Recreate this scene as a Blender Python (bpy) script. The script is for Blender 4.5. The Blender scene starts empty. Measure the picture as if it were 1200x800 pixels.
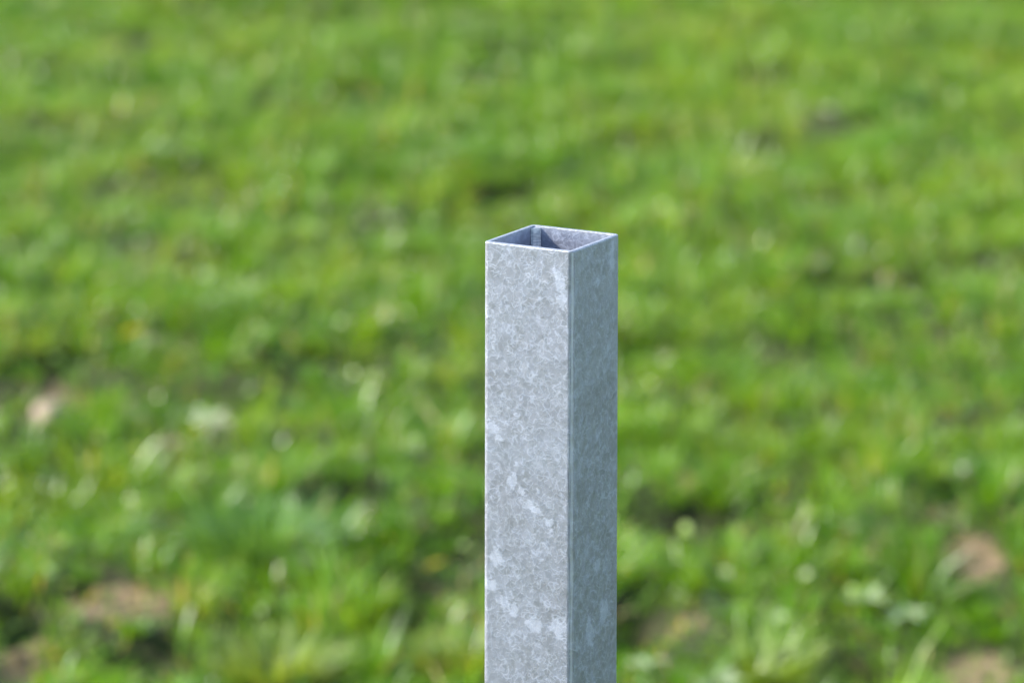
import bpy, bmesh, math, random
import numpy as np
from mathutils import Vector, Matrix, Euler

S = bpy.context.scene
COL = S.collection
R = math.radians
rng = np.random.default_rng(11)
random.seed(5)

# ------------------------------------------------------------------ camera
POST_H = 0.95
CAM = Vector((-0.0238, -2.2571, POST_H + 0.4538))
PITCH = R(4.0)
SHIFT = 0.58615               # the lens is shifted down, so uprights stay nearly upright
cam_data = bpy.data.cameras.new('camera')
cam_data.sensor_width = 36
cam_data.shift_y = -SHIFT
cam_data.lens = 135
cam_data.clip_start = 0.05
cam_data.clip_end = 2000
cam_data.dof.use_dof = True
cam_data.dof.focus_distance = 2.262
cam_data.dof.aperture_fstop = 6.2
cam_data.dof.aperture_blades = 9
cam = bpy.data.objects.new('camera', cam_data)
COL.objects.link(cam)
cam.location = CAM
cam.rotation_euler = (math.pi / 2 - PITCH, 0, 0)
S.camera = cam

# ------------------------------------------------------------------ light
SUN_EL = R(32.0)
TRAVEL_AZ = R(-10.5)           # the light travels to the right and a little away
to_sun = Vector((-math.cos(TRAVEL_AZ) * math.cos(SUN_EL), -math.sin(TRAVEL_AZ) * math.cos(SUN_EL), math.sin(SUN_EL)))
sun_data = bpy.data.lights.new('sun', 'SUN')
sun_data.energy = 4.0
sun_data.angle = R(0.5)
sun_data.color = (1.0, 0.955, 0.88)
sun = bpy.data.objects.new('sun', sun_data)
COL.objects.link(sun)
sun.rotation_euler = to_sun.to_track_quat('Z', 'Y').to_euler()
sun.location = (-3, -1, 4)

world = bpy.data.worlds.new('World')
S.world = world
world.use_nodes = True
wn = world.node_tree.nodes
sky = wn.new('ShaderNodeTexSky')
sky.sky_type = 'NISHITA'
sky.sun_disc = False
sky.sun_elevation = SUN_EL
sky.sun_rotation = math.atan2(to_sun.x, to_sun.y)
bg = wn['Background']
bg.inputs['Strength'].default_value = 0.14
world.node_tree.links.new(sky.outputs[0], bg.inputs[0])

S.view_settings.view_transform = 'Standard'
S.view_settings.look = 'None'
S.view_settings.gamma = 1
S.view_settings.use_curve_mapping = False
S.view_settings.exposure = 1.74
S.cycles.use_denoising = True
S.cycles.adaptive_threshold = 0.004
S.cycles.max_bounces = 8
S.cycles.diffuse_bounces = 4
S.cycles.transmission_bounces = 4
S.cycles.caustics_reflective = False
S.cycles.caustics_refractive = False


# ------------------------------------------------------------------ helpers
def tag(o, label=None, cat=None, group=None, kind=None):
    if label: o['label'] = label
    if cat: o['category'] = cat
    if group: o['group'] = group
    if kind: o['kind'] = kind
    return o


def link(name, me, mat, parent=None):
    o = bpy.data.objects.new(name, me)
    COL.objects.link(o)
    if mat: me.materials.append(mat)
    if parent: o.parent = parent
    return o


def at(px, py, z=0.0):
    """the ground point under a place in the 1200 x 800 photograph"""
    x, y = (px - 600) / 4500, (400 - py) / 4500 - SHIFT * 1200 / 4500
    d = Vector((x, math.cos(PITCH) + y * math.sin(PITCH), -math.sin(PITCH) + y * math.cos(PITCH)))
    t = (z - CAM.z) / d.z
    return CAM + d * t


def vnoise(x, y, scale, seed):
    """smooth value noise in 0..1 on numpy arrays"""
    x = np.asarray(x) / scale + seed * 17.31
    y = np.asarray(y) / scale + seed * 5.77
    xi, yi = np.floor(x).astype(np.int64), np.floor(y).astype(np.int64)
    fx, fy = x - xi, y - yi
    fx = fx * fx * (3 - 2 * fx); fy = fy * fy * (3 - 2 * fy)

    def h(a, b):
        n = (a * 374761393 + b * 668265263 + seed * 974711) & 0x7fffffff
        n = ((n ^ (n >> 13)) * 1274126177) & 0x7fffffff
        return ((n ^ (n >> 16)) & 0xffff) / 65535.0
    return (h(xi, yi) * (1 - fx) + h(xi + 1, yi) * fx) * (1 - fy) + (h(xi, yi + 1) * (1 - fx) + h(xi + 1, yi + 1) * fx) * fy


def mesh_from(name, verts, faces_flat, loop_tot, cols=None, smooth=False):
    me = bpy.data.meshes.new(name)
    nv, nl, nf = len(verts), len(faces_flat), len(loop_tot)
    me.vertices.add(nv); me.vertices.foreach_set('co', np.ascontiguousarray(verts, dtype=np.float32).ravel())
    me.loops.add(nl); me.loops.foreach_set('vertex_index', np.ascontiguousarray(faces_flat, dtype=np.int32))
    me.polygons.add(nf)
    starts = np.concatenate(([0], np.cumsum(loop_tot)[:-1])).astype(np.int32)
    me.polygons.foreach_set('loop_start', starts)
    if smooth: me.polygons.foreach_set('use_smooth', np.ones(nf, dtype=bool))
    me.update(calc_edges=True)
    if cols is not None:
        a = me.attributes.new('tint', 'FLOAT_COLOR', 'POINT')
        c4 = np.ones((nv, 4), dtype=np.float32); c4[:, :3] = cols
        a.data.foreach_set('color', c4.ravel())
    return me


class Nodes:
    def __init__(self, name):
        self.m = bpy.data.materials.new(name)
        self.m.use_nodes = True
        self.t = self.m.node_tree
        self.p = self.t.nodes['Principled BSDF']
        self.out = self.t.nodes['Material Output']

    def n(self, typ, ins=None, **props):
        nd = self.t.nodes.new(typ)
        for k, v in props.items(): setattr(nd, k, v)
        for k, v in (ins or {}).items(): self.set(nd.inputs[k], v)
        return nd

    def set(self, sock, v):
        if isinstance(v, bpy.types.NodeSocket): self.t.links.new(v, sock)
        else: sock.default_value = v

    def math(self, op, a, b=0.0, c=0.0, clamp=False):
        nd = self.t.nodes.new('ShaderNodeMath'); nd.operation = op; nd.use_clamp = clamp
        for s, v in zip(nd.inputs, (a, b, c)): self.set(s, v)
        return nd.outputs[0]

    def vmath(self, op, a, b=(0, 0, 0)):
        nd = self.t.nodes.new('ShaderNodeVectorMath'); nd.operation = op
        self.set(nd.inputs[0], a)
        if op == 'SCALE': self.set(nd.inputs['Scale'], b)
        else: self.set(nd.inputs[1], b)
        return nd.outputs['Value'] if op == 'LENGTH' else nd.outputs[0]

    def rng(self, v, a, b, c=0.0, d=1.0, smooth=True):
        nd = self.t.nodes.new('ShaderNodeMapRange')
        nd.interpolation_type = 'SMOOTHSTEP' if smooth else 'LINEAR'
        for s, x in zip(nd.inputs, (v, a, b, c, d)): self.set(s, x)
        return nd.outputs[0]

    def mix(self, f, a, b):
        nd = self.t.nodes.new('ShaderNodeMix'); nd.data_type = 'RGBA'
        self.set(nd.inputs['Factor'], f)
        self.set(nd.inputs[6], a if isinstance(a, bpy.types.NodeSocket) else (*a, 1))
        self.set(nd.inputs[7], b if isinstance(b, bpy.types.NodeSocket) else (*b, 1))
        return nd.outputs[2]

    def noise(self, vec, scale, detail=2.0, rough=0.5, out='Fac'):
        nd = self.n('ShaderNodeTexNoise', {'Vector': vec, 'Scale': scale, 'Detail': detail, 'Roughness': rough})
        return nd.outputs[out]


# ------------------------------------------------------------------ materials
def leaf_material(name, rough, spec, trans):
    k = Nodes(name)
    tint = k.n('ShaderNodeAttribute', attribute_name='tint').outputs['Color']
    pos = k.n('ShaderNodeNewGeometry').outputs['Position']
    v = k.noise(pos, 90, 2)
    col = k.mix(k.rng(v, 0.3, 0.75), tint, k.vmath('MULTIPLY', tint, (1.22, 1.12, 0.9)))
    k.set(k.p.inputs['Base Color'], col)
    k.set(k.p.inputs['Roughness'], k.rng(v, 0.2, 0.8, rough - 0.08, rough + 0.12))
    k.p.inputs['Specular IOR Level'].default_value = spec
    tr = k.n('ShaderNodeBsdfTranslucent', {'Color': k.vmath('MULTIPLY', col, (1.5, 1.35, 0.4))})
    mx = k.n('ShaderNodeMixShader', {0: trans})
    k.t.links.new(k.p.outputs[0], mx.inputs[1]); k.t.links.new(tr.outputs[0], mx.inputs[2])
    k.t.links.new(mx.outputs[0], k.out.inputs['Surface'])
    return k.m


MAT_BLADE = leaf_material('grass_blades', 0.32, 0.32, 0.36)
MAT_LEAF = leaf_material('broad_leaves', 0.40, 0.32, 0.25)


def ground_material():
    k = Nodes('turf_soil')
    pos = k.n('ShaderNodeNewGeometry').outputs['Position']
    mask = k.n('ShaderNodeAttribute', attribute_name='tint').outputs['Color']
    sep = k.n('ShaderNodeSeparateColor', {0: mask})
    soil_m, far_m = sep.outputs[0], sep.outputs[1]
    n1 = k.noise(pos, 9, 5, 0.6); n2 = k.noise(pos, 120, 4, 0.65)
    thatch = k.mix(k.rng(n2, 0.35, 0.7), (0.018, 0.022, 0.008), (0.050, 0.052, 0.020))
    soil = k.mix(k.rng(n2, 0.3, 0.7), (0.045, 0.031, 0.018), (0.290, 0.205, 0.118))
    n3 = k.noise(pos, 38, 3, 0.6)
    soil = k.mix(k.rng(n3, 0.48, 0.62), soil, (0.055, 0.045, 0.022))
    soil = k.mix(k.rng(n1, 0.45, 0.7), soil, (0.15, 0.12, 0.06))
    far = k.mix(k.rng(n1, 0.3, 0.7), (0.075, 0.135, 0.018), (0.12, 0.18, 0.03))
    c = k.mix(k.rng(k.math('ADD', soil_m, k.math('MULTIPLY', k.math('SUBTRACT', n2, 0.5), 0.5)), 0.3, 0.6), thatch, soil)
    c = k.mix(far_m, c, far)
    k.set(k.p.inputs['Base Color'], c)
    k.p.inputs['Roughness'].default_value = 0.95
    k.p.inputs['Specular IOR Level'].default_value = 0.14
    b = k.n('ShaderNodeBump', {'Strength': 0.8, 'Distance': 0.008, 'Height': n2})
    k.set(k.p.inputs['Normal'], b.outputs[0])
    return k.m


def zinc_material(flakes):
    """hot dip galvanised steel: fine curly spangle, cloudy zinc bloom, bare white flakes"""
    k = Nodes('galvanised_zinc')
    obj = k.n('ShaderNodeTexCoord').outputs['Object']
    mm = k.vmath('SCALE', obj, 1000.0)
    sep = k.n('ShaderNodeSeparateXYZ', {0: mm})
    w1 = k.noise(mm, 0.28, 2, 0.5, 'Color')
    w1 = k.vmath('SCALE', k.vmath('SUBTRACT', w1, (0.5, 0.5, 0.5)), 2.6)
    w2 = k.noise(k.vmath('ADD', mm, (31, 7, 55)), 0.45, 1, 0.5, 'Color')
    w2 = k.vmath('SCALE', k.vmath('SUBTRACT', w2, (0.5, 0.5, 0.5)), 2.0)
    p1, p2 = k.vmath('ADD', mm, w1), k.vmath('ADD', mm, w2)
    ca = k.n('ShaderNodeTexVoronoi', {'Vector': p1, 'Scale': 0.21}, feature='F1')
    ea = k.n('ShaderNodeTexVoronoi', {'Vector': p1, 'Scale': 0.21}, feature='DISTANCE_TO_EDGE')
    cb = k.n('ShaderNodeTexVoronoi', {'Vector': p2, 'Scale': 0.36}, feature='F1')
    eb = k.n('ShaderNodeTexVoronoi', {'Vector': p2, 'Scale': 0.36}, feature='DISTANCE_TO_EDGE')
    cl = k.n('ShaderNodeTexVoronoi', {'Vector': k.vmath('ADD', mm, w1), 'Scale': 0.11}, feature='F1')
    brk = k.noise(mm, 0.33, 3, 0.6)
    la = k.math('MULTIPLY', k.rng(ea.outputs['Distance'], 0.06, 0.01), k.rng(brk, 0.44, 0.58))
    lb = k.math('MULTIPLY', k.rng(eb.outputs['Distance'], 0.075, 0.01), k.rng(k.noise(k.vmath('ADD', mm, (9, 91, 3)), 0.3, 3), 0.46, 0.60))
    lines = k.math('MAXIMUM', la, k.math('MULTIPLY', lb, 0.8))
    curl = None
    for i, (off, sc) in enumerate((((3, 44, 17), 0.115), ((71, 5, 29), 0.15), ((13, 63, 81), 0.18), ((37, 19, 47), 0.13))):
        f = k.noise(k.vmath('ADD', mm, off), sc, 1.0, 0.4)
        d = k.math('ABSOLUTE', k.math('SUBTRACT', f, 0.5))
        cut = k.rng(k.noise(k.vmath('ADD', mm, off), 0.14, 2, 0.6), 0.50, 0.56)
        d = k.math('MULTIPLY', k.rng(d, 0.026, 0.006), cut)
        curl = d if curl is None else k.math('MAXIMUM', curl, d)
    lines = k.math('MAXIMUM', k.math('MULTIPLY', lines, 0.75), k.math('MULTIPLY', curl, 0.9))
    ra = k.n('ShaderNodeSeparateColor', {0: ca.outputs['Color']}).outputs[0]
    rb = k.n('ShaderNodeSeparateColor', {0: cb.outputs['Color']}).outputs[1]
    rl = k.n('ShaderNodeSeparateColor', {0: cl.outputs['Color']}).outputs[2]
    cloud = k.noise(mm, 0.034, 4, 0.55)
    band = k.noise(k.n('ShaderNodeMapping', {'Vector': mm, 'Rotation': (R(35), R(-38), 0), 'Scale': (0.45, 1, 1.5)}).outputs[0], 0.028, 3, 0.6)
    cloud = k.math('ADD', k.math('MULTIPLY', cloud, 0.45), k.math('MULTIPLY', band, 0.55))
    fine = k.noise(mm, 1.6, 2, 0.6)
    tone = k.math('ADD', k.math('ADD', k.math('MULTIPLY', ra, 0.06), k.math('MULTIPLY', rb, 0.10)),
                  k.math('ADD', k.math('MULTIPLY', k.rng(cloud, 0.36, 0.64), 0.66), k.math('MULTIPLY', rl, 0.08)))
    tone = k.math('ADD', tone, k.math('MULTIPLY', k.math('SUBTRACT', fine, 0.5), 0.10), clamp=True)
    base = k.mix(tone, (0.286, 0.304, 0.370), (0.345, 0.375, 0.468))
    # flakes of thicker white zinc: an ellipse each, its edge eaten by noise
    dist = None
    wob = k.math('MULTIPLY', k.math('SUBTRACT', k.noise(mm, 0.30, 4, 0.7), 0.5), 3.4)
    for loc, rot, size in flakes:
        mp = k.n('ShaderNodeMapping', {'Vector': mm, 'Location': loc, 'Rotation': rot, 'Scale': size}, vector_type='TEXTURE')
        d = k.vmath('LENGTH', mp.outputs[0])
        dist = d if dist is None else k.math('MINIMUM', dist, d)
    flake = k.rng(k.math('ADD', dist, wob), 1.15, 0.75)
    # the same loose flakes strewn all round, few and small
    cf = k.n('ShaderNodeTexVoronoi', {'Vector': p2, 'Scale': 0.16}, feature='F1')
    rf = k.n('ShaderNodeSeparateColor', {0: cf.outputs['Color']}).outputs[0]
    loose = k.math('MULTIPLY', k.math('MULTIPLY', k.rng(rf, 0.86, 0.88), k.rng(cf.outputs['Distance'], 0.45, 0.35)), k.rng(cloud, 0.42, 0.6))
    flake = k.math('MAXIMUM', flake, k.math('MULTIPLY', loose, 0.35))
    # drawn, scuffed corners: vertical streaks on the rounding
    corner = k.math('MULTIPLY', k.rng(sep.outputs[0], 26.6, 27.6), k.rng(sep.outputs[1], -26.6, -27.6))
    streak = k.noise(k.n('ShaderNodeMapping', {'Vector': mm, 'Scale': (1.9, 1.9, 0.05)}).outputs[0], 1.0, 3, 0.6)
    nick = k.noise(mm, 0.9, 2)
    col = k.mix(k.math('MULTIPLY', lines, 0.48), base, (0.455, 0.505, 0.62))
    col = k.mix(k.math('MULTIPLY', flake, 0.45), col, (0.465, 0.51, 0.62))
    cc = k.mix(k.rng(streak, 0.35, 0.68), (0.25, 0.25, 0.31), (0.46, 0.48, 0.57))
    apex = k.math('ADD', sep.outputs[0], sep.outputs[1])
    cc = k.mix(k.math('MULTIPLY', k.rng(k.math('ABSOLUTE', k.math('SUBTRACT', apex, 0.6)), 1.2, 0.5), 0.6), cc, (0.58, 0.60, 0.67))   # pale highlight line painted along the apex
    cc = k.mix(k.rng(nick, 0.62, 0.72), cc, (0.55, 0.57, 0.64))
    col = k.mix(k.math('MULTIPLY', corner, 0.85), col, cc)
    rim = k.rng(sep.outputs[2], -1.1, -0.7)
    col = k.mix(k.math('MULTIPLY', rim, 0.8), col, k.mix(k.rng(k.noise(mm, 0.5, 3, 0.65), 0.4, 0.62), (0.17, 0.18, 0.205), (0.30, 0.32, 0.35)))   # the sawn rim, dipped bright
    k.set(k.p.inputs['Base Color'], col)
    k.set(k.p.inputs['Metallic'], k.math('SUBTRACT', 0.92, k.math('MULTIPLY', rim, 0.5)))
    rough = k.math('ADD', k.math('ADD', 0.46, k.math('MULTIPLY', ra, 0.06)), k.math('MULTIPLY', k.math('MAXIMUM', lines, flake), 0.10))
    k.set(k.p.inputs['Roughness'], rough)
    # every crystal leans a little its own way
    lean = k.vmath('SCALE', k.vmath('SUBTRACT', ca.outputs['Color'], (0.5, 0.5, 0.5)), 0.035)
    lean2 = k.vmath('SCALE', k.vmath('SUBTRACT', cb.outputs['Color'], (0.5, 0.5, 0.5)), 0.05)
    nrm = k.n('ShaderNodeNewGeometry').outputs['Normal']
    nv = k.vmath('NORMALIZE', k.vmath('ADD', k.vmath('ADD', nrm, lean), lean2))
    hgt = k.math('ADD', k.math('ADD', k.math('MULTIPLY', lines, 0.55), k.math('MULTIPLY', flake, 0.5)),
                 k.math('ADD', k.math('MULTIPLY', fine, 0.25), k.math('MULTIPLY', brk, 0.4)))
    bmp = k.n('ShaderNodeBump', {'Strength': 0.25, 'Distance': 0.0002, 'Height': hgt, 'Normal': nv})
    k.set(k.p.inputs['Normal'], bmp.outputs[0])
    return k.m


def weld_material():
    k = Nodes('weld_zinc')
    obj = k.n('ShaderNodeTexCoord').outputs['Object']
    mm = k.vmath('SCALE', obj, 1000.0)
    rip = k.noise(k.n('ShaderNodeMapping', {'Vector': mm, 'Scale': (0.3, 0.3, 0.9)}).outputs[0], 1.0, 2)
    col = k.mix(k.rng(rip, 0.35, 0.65), (0.34, 0.37, 0.42), (0.56, 0.58, 0.60))
    k.set(k.p.inputs['Base Color'], col)
    k.p.inputs['Metallic'].default_value = 0.55
    k.p.inputs['Roughness'].default_value = 0.5
    b = k.n('ShaderNodeBump', {'Strength': 0.5, 'Distance': 0.0004, 'Height': rip})
    k.set(k.p.inputs['Normal'], b.outputs[0])
    return k.m


def stone_material():
    k = Nodes('pale_stone')
    obj = k.n('ShaderNodeTexCoord').outputs['Object']
    n1 = k.noise(obj, 60, 5, 0.65)
    k.set(k.p.inputs['Base Color'], k.mix(k.rng(n1, 0.3, 0.7), (0.17, 0.125, 0.092), (0.29, 0.215, 0.160)))
    k.p.inputs['Roughness'].default_value = 0.85
    b = k.n('ShaderNodeBump', {'Strength': 0.6, 'Distance': 0.003, 'Height': n1})
    k.set(k.p.inputs['Normal'], b.outputs[0])
    return k.m


# ------------------------------------------------------------------ bare patches and hollows in the turf
# (photo x, photo y, half width px, half height px, bareness, hollow depth m)
BARE = [(150, 714, 62, 18, .95, .004), (22, 782, 30, 26, 1.0, .004), (1137, 638, 30, 26, .95, .006), (1100, 590, 22, 11, .8, .004),
        (1150, 765, 44, 22, .95, .006), (808, 728, 26, 16, .6, .004), (262, 503, 26, 9, .9, .008), (205, 505, 40, 6, .6, .004),
        (60, 470, 26, 16, .8, .004), (470, 512, 16, 8, .5, .004), (690, 640, 10, 10, .4, .004)]
DARK = [(402, 597, 44, 14, .9, .035), (352, 520, 28, 14, .9, .03), (1000, 772, 44, 20, 1.0, .04), (490, 745, 50, 24, 1.0, .04),
        (60, 433, 50, 11, .9, .03), (84, 700, 16, 9, .8, .03), (180, 780, 40, 18, .7, .025), (790, 612, 50, 14, .8, .03),
        (365, 668, 22, 14, .7, .025), (20, 740, 30, 14, .8, .03), (590, 236, 60, 10, .8, .035), (880, 98, 40, 7, .5, .02),
        (990, 334, 60, 10, .8, .035), (1080, 330, 40, 10, .6, .03), (110, 232, 30, 8, .5, .02), (960, 235, 40, 7, .5, .02),
        (1110, 575, 45, 12, .8, .03), (470, 690, 60, 16, .4, .015), (740, 730, 40, 22, .7, .03), (930, 580, 40, 10, .5, .02),
        (350, 110, 60, 6, .35, .015), (700, 250, 40, 9, .6, .03), (820, 205, 40, 6, .35, .015), (330, 430, 50, 10, .5, .03)]


def spots(lst):
    out = []
    for px, py, hw, hh, a, dp in lst:
        c = at(px, py)
        d = (c - CAM).length
        rx = hw * d / 4500
        ry = abs(at(px, py - hh).y - at(px, py + hh).y) / 2
        out.append((c.x, c.y, rx, ry, a, dp))
    return out


BARE_S, DARK_S = spots(BARE), spots(DARK)


def spot_field(x, y, lst, which):
    f = np.zeros_like(x)
    wob = 0.7 * (vnoise(x, y, 0.05, 41) - 0.5) + 0.5 * (vnoise(x, y, 0.02, 42) - 0.5)
    for cx, cy, rx, ry, a, dp in lst:
        d = np.sqrt(((x - cx) / rx) ** 2 + ((y - cy) / ry) ** 2) + wob
        m = np.clip((1.35 - d) / 0.6, 0, 1)
        f = np.maximum(f, m * (a if which == 'm' else dp))
    return f


def ground_z(x, y):
    z = 0.040 * (vnoise(x, y, 0.55, 1) - 0.5) + 0.045 * (vnoise(x, y, 0.16, 2) - 0.5) + 0.008 * (vnoise(x, y, 0.05, 3) - 0.5)
    z = z * np.clip((14 - np.hypot(x, y)) / 4, 0, 1)
    return z - spot_field(x, y, BARE_S, 'd') - 1.5 * spot_field(x, y, DARK_S, 'd')


def gz(p):
    return float(ground_z(np.array([p.x]), np.array([p.y]))[0])


# ------------------------------------------------------------------ ground
def build_ground():
    def axis(a, b, step, ext):
        fine = np.arange(a, b + 1e-6, step)
        lo, hi, s = [], [], step
        v = a
        while v > -ext:
            s *= 1.22; v -= s; lo.append(v)
        v, s = b, step
        while v < ext:
            s *= 1.22; v += s; hi.append(v)
        return np.concatenate((lo[::-1], fine, hi))
    xs, ys = axis(-2.3, 2.3, 0.025, 400), axis(1.6, 9.6, 0.03, 400)
    X, Y = np.meshgrid(xs, ys)
    Z = ground_z(X, Y)
    v = np.stack((X.ravel(), Y.ravel(), Z.ravel()), 1)
    nx, ny = len(xs), len(ys)
    i = np.arange(nx * ny).reshape(ny, nx)
    q = np.stack((i[:-1, :-1], i[:-1, 1:], i[1:, 1:], i[1:, :-1]), -1).reshape(-1)
    c = np.zeros((nx * ny, 3))
    c[:, 0] = spot_field(v[:, 0], v[:, 1], BARE_S, 'm')
    c[:, 1] = np.clip((np.hypot(v[:, 0], v[:, 1] - 4) - 7) / 3, 0, 1)
    me = mesh_from('ground', v, q, np.full((nx - 1) * (ny - 1), 4), c, True)
    return tag(link('ground', me, ground_material()), kind='structure')


build_ground()


# ------------------------------------------------------------------ grass
GREENS = np.array([(0.058, 0.150, 0.008), (0.086, 0.192, 0.006), (0.110, 0.216, 0.007), (0.148, 0.240, 0.009), (0.186, 0.248, 0.020), (0.062, 0.155, 0.034)])
GREENS[:, 0] *= 0.94
GREEN_P = np.array([.20, .26, .22, .15, .10, .07])


def blades(x, y, z, h, w, az, lean, face, col, bend=0.6):
    """one curved blade of 3 triangles per entry"""
    n = len(x)
    lx, ly = np.cos(az), np.sin(az)
    sx, sy = np.cos(face), np.sin(face)
    v = np.zeros((n, 5, 3))
    for k, (t, ww) in enumerate(((0, 0.42), (0, -0.42), (0.55, 0.5), (0.55, -0.5), (1, 0))):
        out = lean * (t ** 2 * bend + t * (1 - bend)) * h
        up = h * (t - 0.28 * lean * t * t)
        v[:, k, 0] = x + lx * out + sx * w * ww
        v[:, k, 1] = y + ly * out + sy * w * ww
        v[:, k, 2] = z + up
    b = (np.arange(n) * 5)[:, None]
    f = np.concatenate((b + np.array([[0, 1, 3, 2]]), b + np.array([[2, 3, 4]])), 1).ravel()
    lt = np.tile([4, 3], n)
    return v.reshape(-1, 3), f, lt, np.repeat(col, 5, 0)


def leaflets(x, y, z, ln, wd, az, pitch, roll, col):
    """broad leaf of four triangles, folded along its midrib"""
    n = len(x)
    P = np.array([(0, 0, 0), (.35, .5, .12), (.35, -.5, .12), (.45, 0, 0), (.8, .38, .05), (.8, -.38, .05), (1, 0, -.06)])
    l = np.zeros((n, 7, 3))
    l[:, :, 0] = P[:, 0] * ln[:, None]; l[:, :, 1] = P[:, 1] * wd[:, None]; l[:, :, 2] = P[:, 2] * wd[:, None] * 1.2
    cr, sr = np.cos(roll)[:, None], np.sin(roll)[:, None]
    Y, Z = l[:, :, 1] * cr - l[:, :, 2] * sr, l[:, :, 1] * sr + l[:, :, 2] * cr
    cp, sp = np.cos(pitch)[:, None], np.sin(pitch)[:, None]
    X, Z = l[:, :, 0] * cp - Z * sp, l[:, :, 0] * sp + Z * cp
    ca, sa = np.cos(az)[:, None], np.sin(az)[:, None]
    v = np.stack((x[:, None] + X * ca - Y * sa, y[:, None] + X * sa + Y * ca, z[:, None] + Z), -1)
    b = (np.arange(n) * 7)[:, None]
    f = np.concatenate((b + np.array([[0, 3, 1]]), b + np.array([[0, 2, 3]]), b + np.array([[1, 3, 6, 4]]), b + np.array([[3, 2, 5, 6]])), 1).ravel()
    return v.reshape(-1, 3), f, np.tile([3, 3, 4, 4], n), np.repeat(col, 7, 0)


def join_parts(parts):
    vs, fs, ls, cs, o = [], [], [], [], 0
    for v, f, l, c in parts:
        vs.append(v); fs.append(f + o); ls.append(l); cs.append(c); o += len(v)
    return np.concatenate(vs), np.concatenate(fs), np.concatenate(ls), np.concatenate(cs)


def scatter(n, inner):
    """points over the lawn: inner = the strip the lens looks over, else the lawn around it"""
    if inner:
        y = rng.uniform(1.5, 9.6, n)
        hw = 0.17 * (y + 2.29) + 0.22
        x = -0.02 + rng.uniform(-1, 1, n) * hw.max()
        k = np.abs(x + 0.02) < hw
        k &= rng.uniform(0, 1, n) < np.clip(1.15 - 0.06 * (y - 2), 0.5, 1)
    else:
        x, y = rng.uniform(-4.5, 4.5, n), rng.uniform(-3.2, 14.5, n)
        hw = 0.17 * (y + 2.29) + 0.22
        k = ~((np.abs(x + 0.02) < hw) & (y > 1.5) & (y < 9.6))
    return x[k], y[k]


def lawn(n, inner, wscale):
    x, y = scatter(n, inner)
    n = len(x)
    # tufts: pull two thirds of the blades towards a jittered lattice of clump centres
    cell = 0.075
    gx, gy = np.floor(x / cell), np.floor(y / cell)
    j1 = vnoise(gx * 7.13 + .5, gy * 3.91 + .5, 1.0, 71); j2 = vnoise(gx * 5.37 + .5, gy * 8.17 + .5, 1.0, 72)
    j3 = vnoise(gx * 2.77 + .5, gy * 6.41 + .5, 1.0, 73); j4 = vnoise(gx * 9.13 + .5, gy * 4.03 + .5, 1.0, 74)
    ccx, ccy = (gx + .15 + .7 * j1) * cell, (gy + .15 + .7 * j2) * cell
    pull = np.where(rng.uniform(0, 1, n) < .7, rng.uniform(.25, .75, n), 0)
    x, y = x + (ccx - x) * pull, y + (ccy - y) * pull
    bare = np.maximum(spot_field(x, y, BARE_S, 'm'), spot_field(x, y, DARK_S, 'm'))
    patch = vnoise(x, y, 0.13, 81) * .6 + vnoise(x, y, 0.33, 82) * .4
    keep = rng.uniform(0, 1, n) > np.clip(bare * (.36 + .72 * vnoise(x, y, .022, 83)) + np.clip(.44 - patch, 0, 1) * 2.6 + .55 * (j3 < .22), 0, .96)
    x, y, ccx, ccy, j3, j4, patch, bare = (a[keep] for a in (x, y, ccx, ccy, j3, j4, patch, bare))
    n = len(x)
    z = ground_z(x, y) - 0.004
    h = (0.017 + 0.046 * rng.beta(2, 3, n)) * (0.28 + 0.85 * patch + 1.35 * j3 ** 3) * (1 - .55 * np.clip(bare, 0, 1))
    shade_side = spot_field(x + .055, y - .012, DARK_S, 'm') * (bare < .3)
    h = h * (1 + .9 * shade_side)
    h = h * (1 - .62 * np.clip(spot_field(x, y + .07, BARE_S, 'm') + spot_field(x, y + .14, BARE_S, 'm'), 0, 1))
    tall = rng.uniform(0, 1, n) < .03
    h = np.where(tall, h * 1.5, h)
    w = rng.uniform(.0022, .0046, n) * wscale
    away = np.arctan2(y - ccy, x - ccx)
    az = np.where(rng.uniform(0, 1, n) < .6, away + rng.normal(0, .6, n), rng.uniform(0, 6.283, n))
    lean = np.clip(rng.normal(.78, .35, n), .05, 1.5)
    face = az + math.pi / 2 + rng.normal(0, .7, n)
    # hue runs with the tuft and with broad patches, plus its own scatter
    hue = np.clip((vnoise(x, y, 0.30, 91) * .5 + j4 * .5 - .5) * 1.5 + .5, 0, 1)
    pick = np.searchsorted(np.cumsum(GREEN_P), np.clip(rng.permutation(n) / n * .30 + hue * .70, 0, .9999))
    col = GREENS[np.clip(pick, 0, 5)] * rng.uniform(.78, 1.28, n)[:, None]
    dry = rng.uniform(0, 1, n) < .045 + .40 * np.clip(bare, 0, 1) + .03 * (vnoise(x, y, .2, 95) > .7)
    col[dry] = np.array((.40, .33, .17)) * rng.uniform(.6, 1.15, dry.sum())[:, None]
    return blades(x, y, z, h, w, az, lean, face, col)


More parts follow.
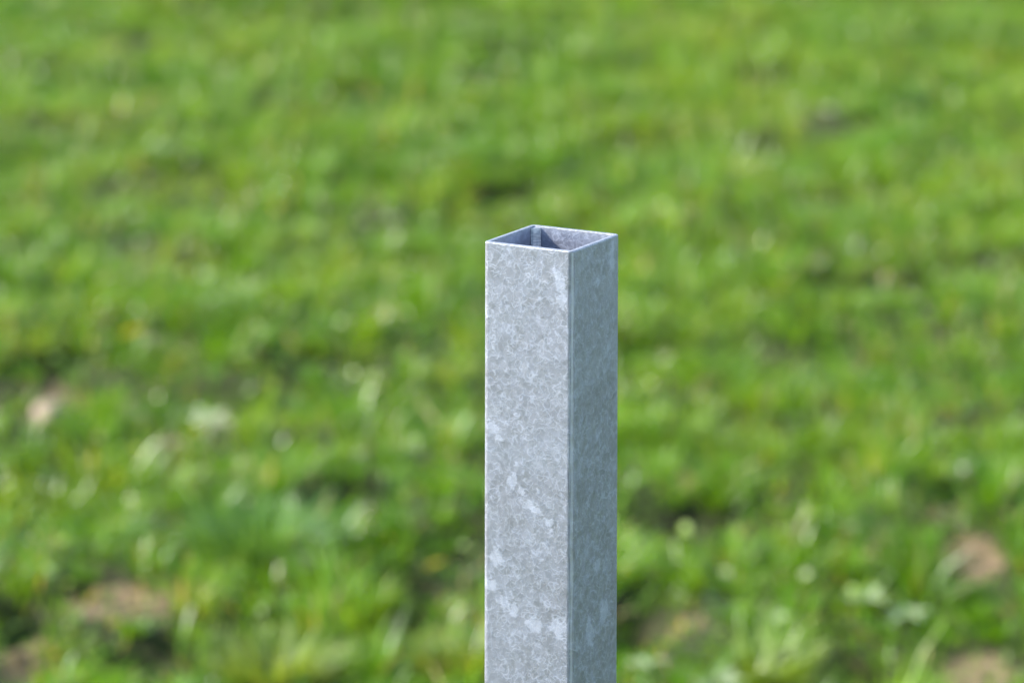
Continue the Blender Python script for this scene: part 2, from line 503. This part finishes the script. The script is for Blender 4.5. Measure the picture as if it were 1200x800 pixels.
def clover(n, inner, s):
    x, y = scatter(n, inner)
    n = len(x)
    p = vnoise(x, y, .16, 101) * .6 + vnoise(x, y, .05, 102) * .4
    bare = np.maximum(spot_field(x, y, BARE_S, 'm'), spot_field(x, y, DARK_S, 'm'))
    k = (rng.uniform(0, 1, n) < np.clip((p - .3) * 2.0, .05, 1)) & (rng.uniform(0, 1, n) > bare)
    x, y, p = x[k], y[k], p[k]
    n = len(x)
    z = ground_z(x, y) + rng.uniform(.006, .036, n) * (.5 + p)
    ln = rng.uniform(.009, .021, n) * s
    col = np.array([(.085, .170, .012), (.12, .20, .016), (.065, .15, .018)])[rng.integers(0, 3, n)] * rng.uniform(.8, 1.3, n)[:, None]
    pale = rng.uniform(0, 1, n) < .07
    col[pale] = np.array((.30, .36, .20)) * rng.uniform(.8, 1.2, pale.sum())[:, None]  # pale tint on a few leaves stands in for sun glints
    return leaflets(x, y, z, ln, ln * rng.uniform(.45, .85, n), rng.uniform(0, 6.283, n), rng.normal(.15, .4, n), rng.normal(0, .4, n), col)


v, f, l, c = join_parts([lawn(520000, True, 1.0), lawn(170000, False, 1.9)])
tag(link('grass', mesh_from('grass', v, f, l, c), MAT_BLADE), 'bright green spring lawn of short tufted grass behind and around the metal post', 'grass', kind='stuff')
v, f, l, c = join_parts([clover(46000, True, 1.0), clover(14000, False, 1.5)])
tag(link('ground_cover', mesh_from('ground_cover', v, f, l, c), MAT_LEAF), 'small broad green leaves scattered low among the blades of the lawn', 'ground cover', kind='stuff')


# ------------------------------------------------------------------ the post
def front(px, py, wpx, hpx, rot=0.0):
    u = -30 + (px - 567.5) / 102.5 * 60
    top = 282.3 + 0.12 * (px - 568.5)
    return ((u, -30, -(py - top) / 1.83), (0, R(rot), 0), (wpx / 2 / 1.66, 6, hpx / 2 / 1.83))


def right(px, py, wpx, hpx, rot=0.0):
    u = -30 + (px - 670.5) / 55 * 60
    top = 294 - 0.36 * (px - 668.5)
    return ((30, u, -(py - top) / 1.83), (R(rot), 0, 0), (6, wpx / 2 / 0.92, hpx / 2 / 1.83))


FLAKES = [front(656, 330, 12, 34, -14), front(658, 346, 13, 16), front(578, 486, 15, 14), front(586, 497, 8, 8), front(601, 546, 11, 18, 30),
          front(612, 556, 9, 9), front(624, 573, 24, 10, 28), front(584, 629, 15, 20), front(576, 660, 15, 13, 20), front(592, 679, 15, 14, 30),
          front(604, 687, 10, 15), front(627, 702, 17, 18, 25), front(656, 705, 20, 22), front(575, 776, 12, 10), front(584, 792, 10, 14),
          front(645, 590, 10, 8), right(692, 712, 9, 40, 10), right(708, 690, 10, 26), right(700, 640, 8, 16), right(716, 300, 6, 34), right(700, 326, 5, 10)]


def build_post():
    half, wall, ro, ri = 0.030, 0.0031, 0.0034, 0.0009
    seg = 8

    def ring(hf, r, z, ins=0.0):
        hf, r = hf - ins, max(r - ins, 0.0003)
        pts = []
        for cx, cy, a0 in ((1, 1, 0), (-1, 1, 90), (-1, -1, 180), (1, -1, 270)):
            for i in range(seg + 1):
                a = R(a0 + 90 * i / seg)
                pts.append((cx * (hf - r) + r * math.cos(a), cy * (hf - r) + r * math.sin(a), z))
        return pts
    b = 0.0008
    rings = [ring(half, ro, -POST_H - 0.12)]
    for k in range(1, 40): rings.append(ring(half, ro, -POST_H * (1 - k / 40)))
    rings += [ring(half, ro, -b), ring(half, ro, -b * .3, b * .3), ring(half, ro, 0, b)]
    hi = half - wall
    rings += [ring(hi, ri, 0, -b * .6), ring(hi, ri, -b * .2, -b * .2), ring(hi, ri, -b * .7), ring(hi, ri, -POST_H - 0.12)]
    me = bpy.data.meshes.new('metal_post')
    n = 4 * (seg + 1)
    vs = [p for r_ in rings for p in r_]
    fs = [(k * n + i, k * n + (i + 1) % n, (k + 1) * n + (i + 1) % n, (k + 1) * n + i) for k in range(len(rings) - 1) for i in range(n)]
    k = len(rings) - 1
    fs += [(k * n + i, k * n + (i + 1) % n, (i + 1) % n, i) for i in range(n)]
    me.from_pydata(vs, [], fs); me.update()
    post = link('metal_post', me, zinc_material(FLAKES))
    post.location = (0, 0, POST_H)
    post.rotation_euler = (0, R(0.13), R(-29.28))
    tag(post, 'open topped square galvanised steel post standing upright in the lawn', 'post')
    # weld bead that fills the far inner corner of the tube
    leg = 0.0044
    c = hi - 0.0002
    vs, fs = [], []
    zs = [-0.0009] + [-0.004 * i for i in range(1, 60)] + [-POST_H - .1]
    prof = [(0, 0), (0, -1), (.22, -.80), (.5, -.5), (.80, -.22), (1, 0)]
    for i, z in enumerate(zs):
        g = 1 + (0.05 * math.sin(i * 2.1) + random.uniform(-.04, .04) if i else 0)
        for a, bb in prof:
            q = g if 0 < a < 1 or bb not in (0, -1) else 1
            bulge = 0.16 if a in (.22, .5, .80) else 0
            vs.append((-c + leg * a * q + leg * bulge * .3, c + leg * bb * q - leg * bulge * .3, z))
    m = len(prof)
    for i in range(len(zs) - 1):
        for j in range(m): fs.append((i * m + j, i * m + (j + 1) % m, (i + 1) * m + (j + 1) % m, (i + 1) * m + j))
    fs.append(tuple(range(m)))
    me = bpy.data.meshes.new('weld_seam'); me.from_pydata(vs, [], fs); me.update()
    bm = bmesh.new(); bm.from_mesh(me); bmesh.ops.recalc_face_normals(bm, faces=bm.faces); bm.to_mesh(me); bm.free()
    link('weld_seam', me, weld_material(), post)


build_post()


# ------------------------------------------------------------------ things in the lawn
STONE = stone_material()


def pebble(px, py, size, label, group=None):
    bm = bmesh.new()
    bmesh.ops.create_icosphere(bm, subdivisions=3, radius=1)
    s = random.uniform(0, 50)
    for vv in bm.verts:
        d = 1 + .22 * (float(vnoise(np.array([vv.co.x + s]), np.array([vv.co.y + vv.co.z * .7]), .8, 33)[0]) - .5) * 2
        vv.co = Vector((vv.co.x * size[0] * d, vv.co.y * size[1] * d, vv.co.z * size[2] * d))
    for fc in bm.faces: fc.smooth = True
    me = bpy.data.meshes.new('pebble'); bm.to_mesh(me); bm.free()
    o = link('pebble', me, STONE)
    p = at(px, py, 0.02)
    o.location = (p.x, p.y, gz(p) + size[2] * .7)
    o.rotation_euler = (random.uniform(-.3, .3), random.uniform(-.3, .3), random.uniform(0, 6))
    return tag(o, label, 'stone', group)


pebble(61, 467, (.030, .026, .027), 'rounded pinkish stone in the grass at the left, just below a dark hollow', 'stones lying in the lawn')
pebble(97, 684, (.021, .019, .022), 'small pale stone beside the long bare soil patch at the lower left', 'stones lying in the lawn')
pebble(253, 494, (.016, .012, .010), 'small brownish stone under a pale leafy weed left of the post', 'stones lying in the lawn')


def weed(px, py, n, ln, tint, label):
    """a flat rosette: every leaf a part"""
    p = at(px, py, 0.03)
    root = bpy.data.objects.new('leafy_weed', None)
    root.empty_display_size = .03
    COL.objects.link(root)
    root.location = (p.x, p.y, gz(p))
    tag(root, label, 'weed', 'pale leafy weeds in the lawn')
    for i in range(n):
        az = 6.283 * i / n + random.uniform(-.3, .3)
        L = ln * random.uniform(.75, 1.15)
        pit = random.uniform(.15, .75)
        W = L * random.uniform(.30, .42)
        vs, fs = [], []
        N = 6
        for k in range(N + 1):
            t = k / N
            wd = W * math.sin(math.pi * min(1, .12 + .88 * t) ** .9) * .5 + (.0012 if k == 0 else 0)
            r_ = L * t * math.cos(pit * (1 - .9 * t)); zz = .012 + L * t * math.sin(pit) * (1 - .55 * t)
            for sgn in (-1, 0, 1):
                vs.append((r_ * math.cos(az) - sgn * wd * math.sin(az), r_ * math.sin(az) + sgn * wd * math.cos(az), zz + (abs(sgn) * wd * .3)))
        for k in range(N):
            for s_ in (0, 1): fs.append((k * 3 + s_, k * 3 + s_ + 1, k * 3 + s_ + 4, k * 3 + s_ + 3))
        col = np.tile(np.array(tint) * random.uniform(.8, 1.2), (len(vs), 1))
        me = mesh_from('leaf', np.array(vs), np.array(fs).ravel(), np.full(len(fs), 4), col, True)
        link('leaf', me, MAT_LEAF, root)
    return root


GLINT_PALE = (.30, .37, .21)  # glints of sun on glossy leaves, put into the leaf colour
weed(969, 128, 5, .036, (.34, .42, .24), 'leafy weed with a sun glint painted into its pale leaves, far out in the lawn at the upper right')  # own lighter tint, painted for its glint
weed(510, 195, 8, .075, (.20, .28, .10), 'wide pale leafy weed in the far grass just above left of the post top')
weed(246, 480, 6, .050, (.27, .33, .18), 'pale leafy weed over a brownish stone left of the post')
weed(1015, 676, 6, .034, GLINT_PALE, 'leafy weed with a sun glint painted into its pale leaves, at the right, the left one of a close pair near bare soil')
weed(1062, 686, 7, .038, (.25, .33, .20), 'leafy weed with a sun glint painted into its pale leaves, at the right, the right one of a close pair near bare soil')  # glint put into the leaf tint
weed(905, 708, 5, .036, (.24, .32, .15), 'leafy weed with a sun glint painted into its pale leaves, right of the post, between the post and the close pair')  # smeared glint put into the leaf tint
weed(752, 754, 5, .032, GLINT_PALE, 'leafy weed with a sun glint painted into its pale leaves, close to the right side of the post near the bottom edge')
weed(842, 788, 6, .045, GLINT_PALE, 'upright leafy weed with a sun glint painted into its pale leaves, at the bottom edge right of the post')
weed(368, 664, 5, .036, (.25, .31, .22), 'small greyish leafy weed left of the post, lower middle')
weed(290, 335, 6, .050, (.22, .30, .14), 'pale leafy weed alone in the grass at the left, level with the post top')
weed(193, 172, 7, .055, (.20, .28, .12), 'pale leafy weed in the far grass at the upper left')


def tuft(px, py, n, h, rad, tint, lean, label, spread=.10):
    p = at(px, py, 0.03)
    a = rng.uniform(0, 6.283, n); r_ = rad * np.sqrt(rng.uniform(0, 1, n))
    x, y = r_ * np.cos(a), r_ * np.sin(a)
    hh = h * rng.uniform(.55, 1.1, n)
    az = a + rng.normal(0, .5, n)
    ln = np.clip(rng.normal(lean, .25, n), .05, 1.3)
    col = np.array(tint) * rng.uniform(.75, 1.3, n)[:, None]
    v, f, l, c = blades(x, y, np.full(n, -.006), hh, rng.uniform(.003, .0058, n), az, ln, az + 1.57 + rng.normal(0, .6, n), col)
    o = link('grass_tuft', mesh_from('grass_tuft', v, f, l, c), MAT_BLADE)
    o.location = (p.x, p.y, gz(p))
    return tag(o, label, 'grass tuft', 'taller tufts of grass in the lawn')


tuft(300, 640, 300, .105, .055, (.085, .185, .050), .75, 'tall splayed bluish green grass tuft at the left of the post')
tuft(1110, 540, 280, .090, .065, (.060, .140, .055), .7, 'dark blue green grass tuft at the right above bare soil')
tuft(320, 770, 260, .085, .05, (.15, .22, .05), .8, 'yellowish green grass tuft at the bottom edge left of the post')
tuft(545, 775, 240, .070, .05, (.17, .23, .05), .8, 'light green grass tuft at the bottom edge against the left of the post')
tuft(885, 760, 260, .075, .05, (.14, .22, .035), .8, 'light green grass tuft at the lower right beside a dark hollow')


def fallen_leaf(px, py, ln, tint, label):
    p = at(px, py, 0.04)
    v, f, l, c = leaflets(np.zeros(1), np.zeros(1), np.zeros(1), np.array([ln]), np.array([ln * .6]), np.array([.4]), np.array([.25]), np.array([-.5]), np.array([tint]))
    o = link('fallen_leaf', mesh_from('fallen_leaf', v, f, l, c), MAT_LEAF)
    o.location = (p.x, p.y, gz(p) + .045)
    return tag(o, label, 'leaf', 'dead leaves lying on the lawn')


fallen_leaf(140, 394, .045, (.36, .28, .05), 'yellow fallen leaf on the grass at the left')
fallen_leaf(495, 645, .032, (.34, .32, .13), 'straw coloured fallen leaf on the grass close left of the post')
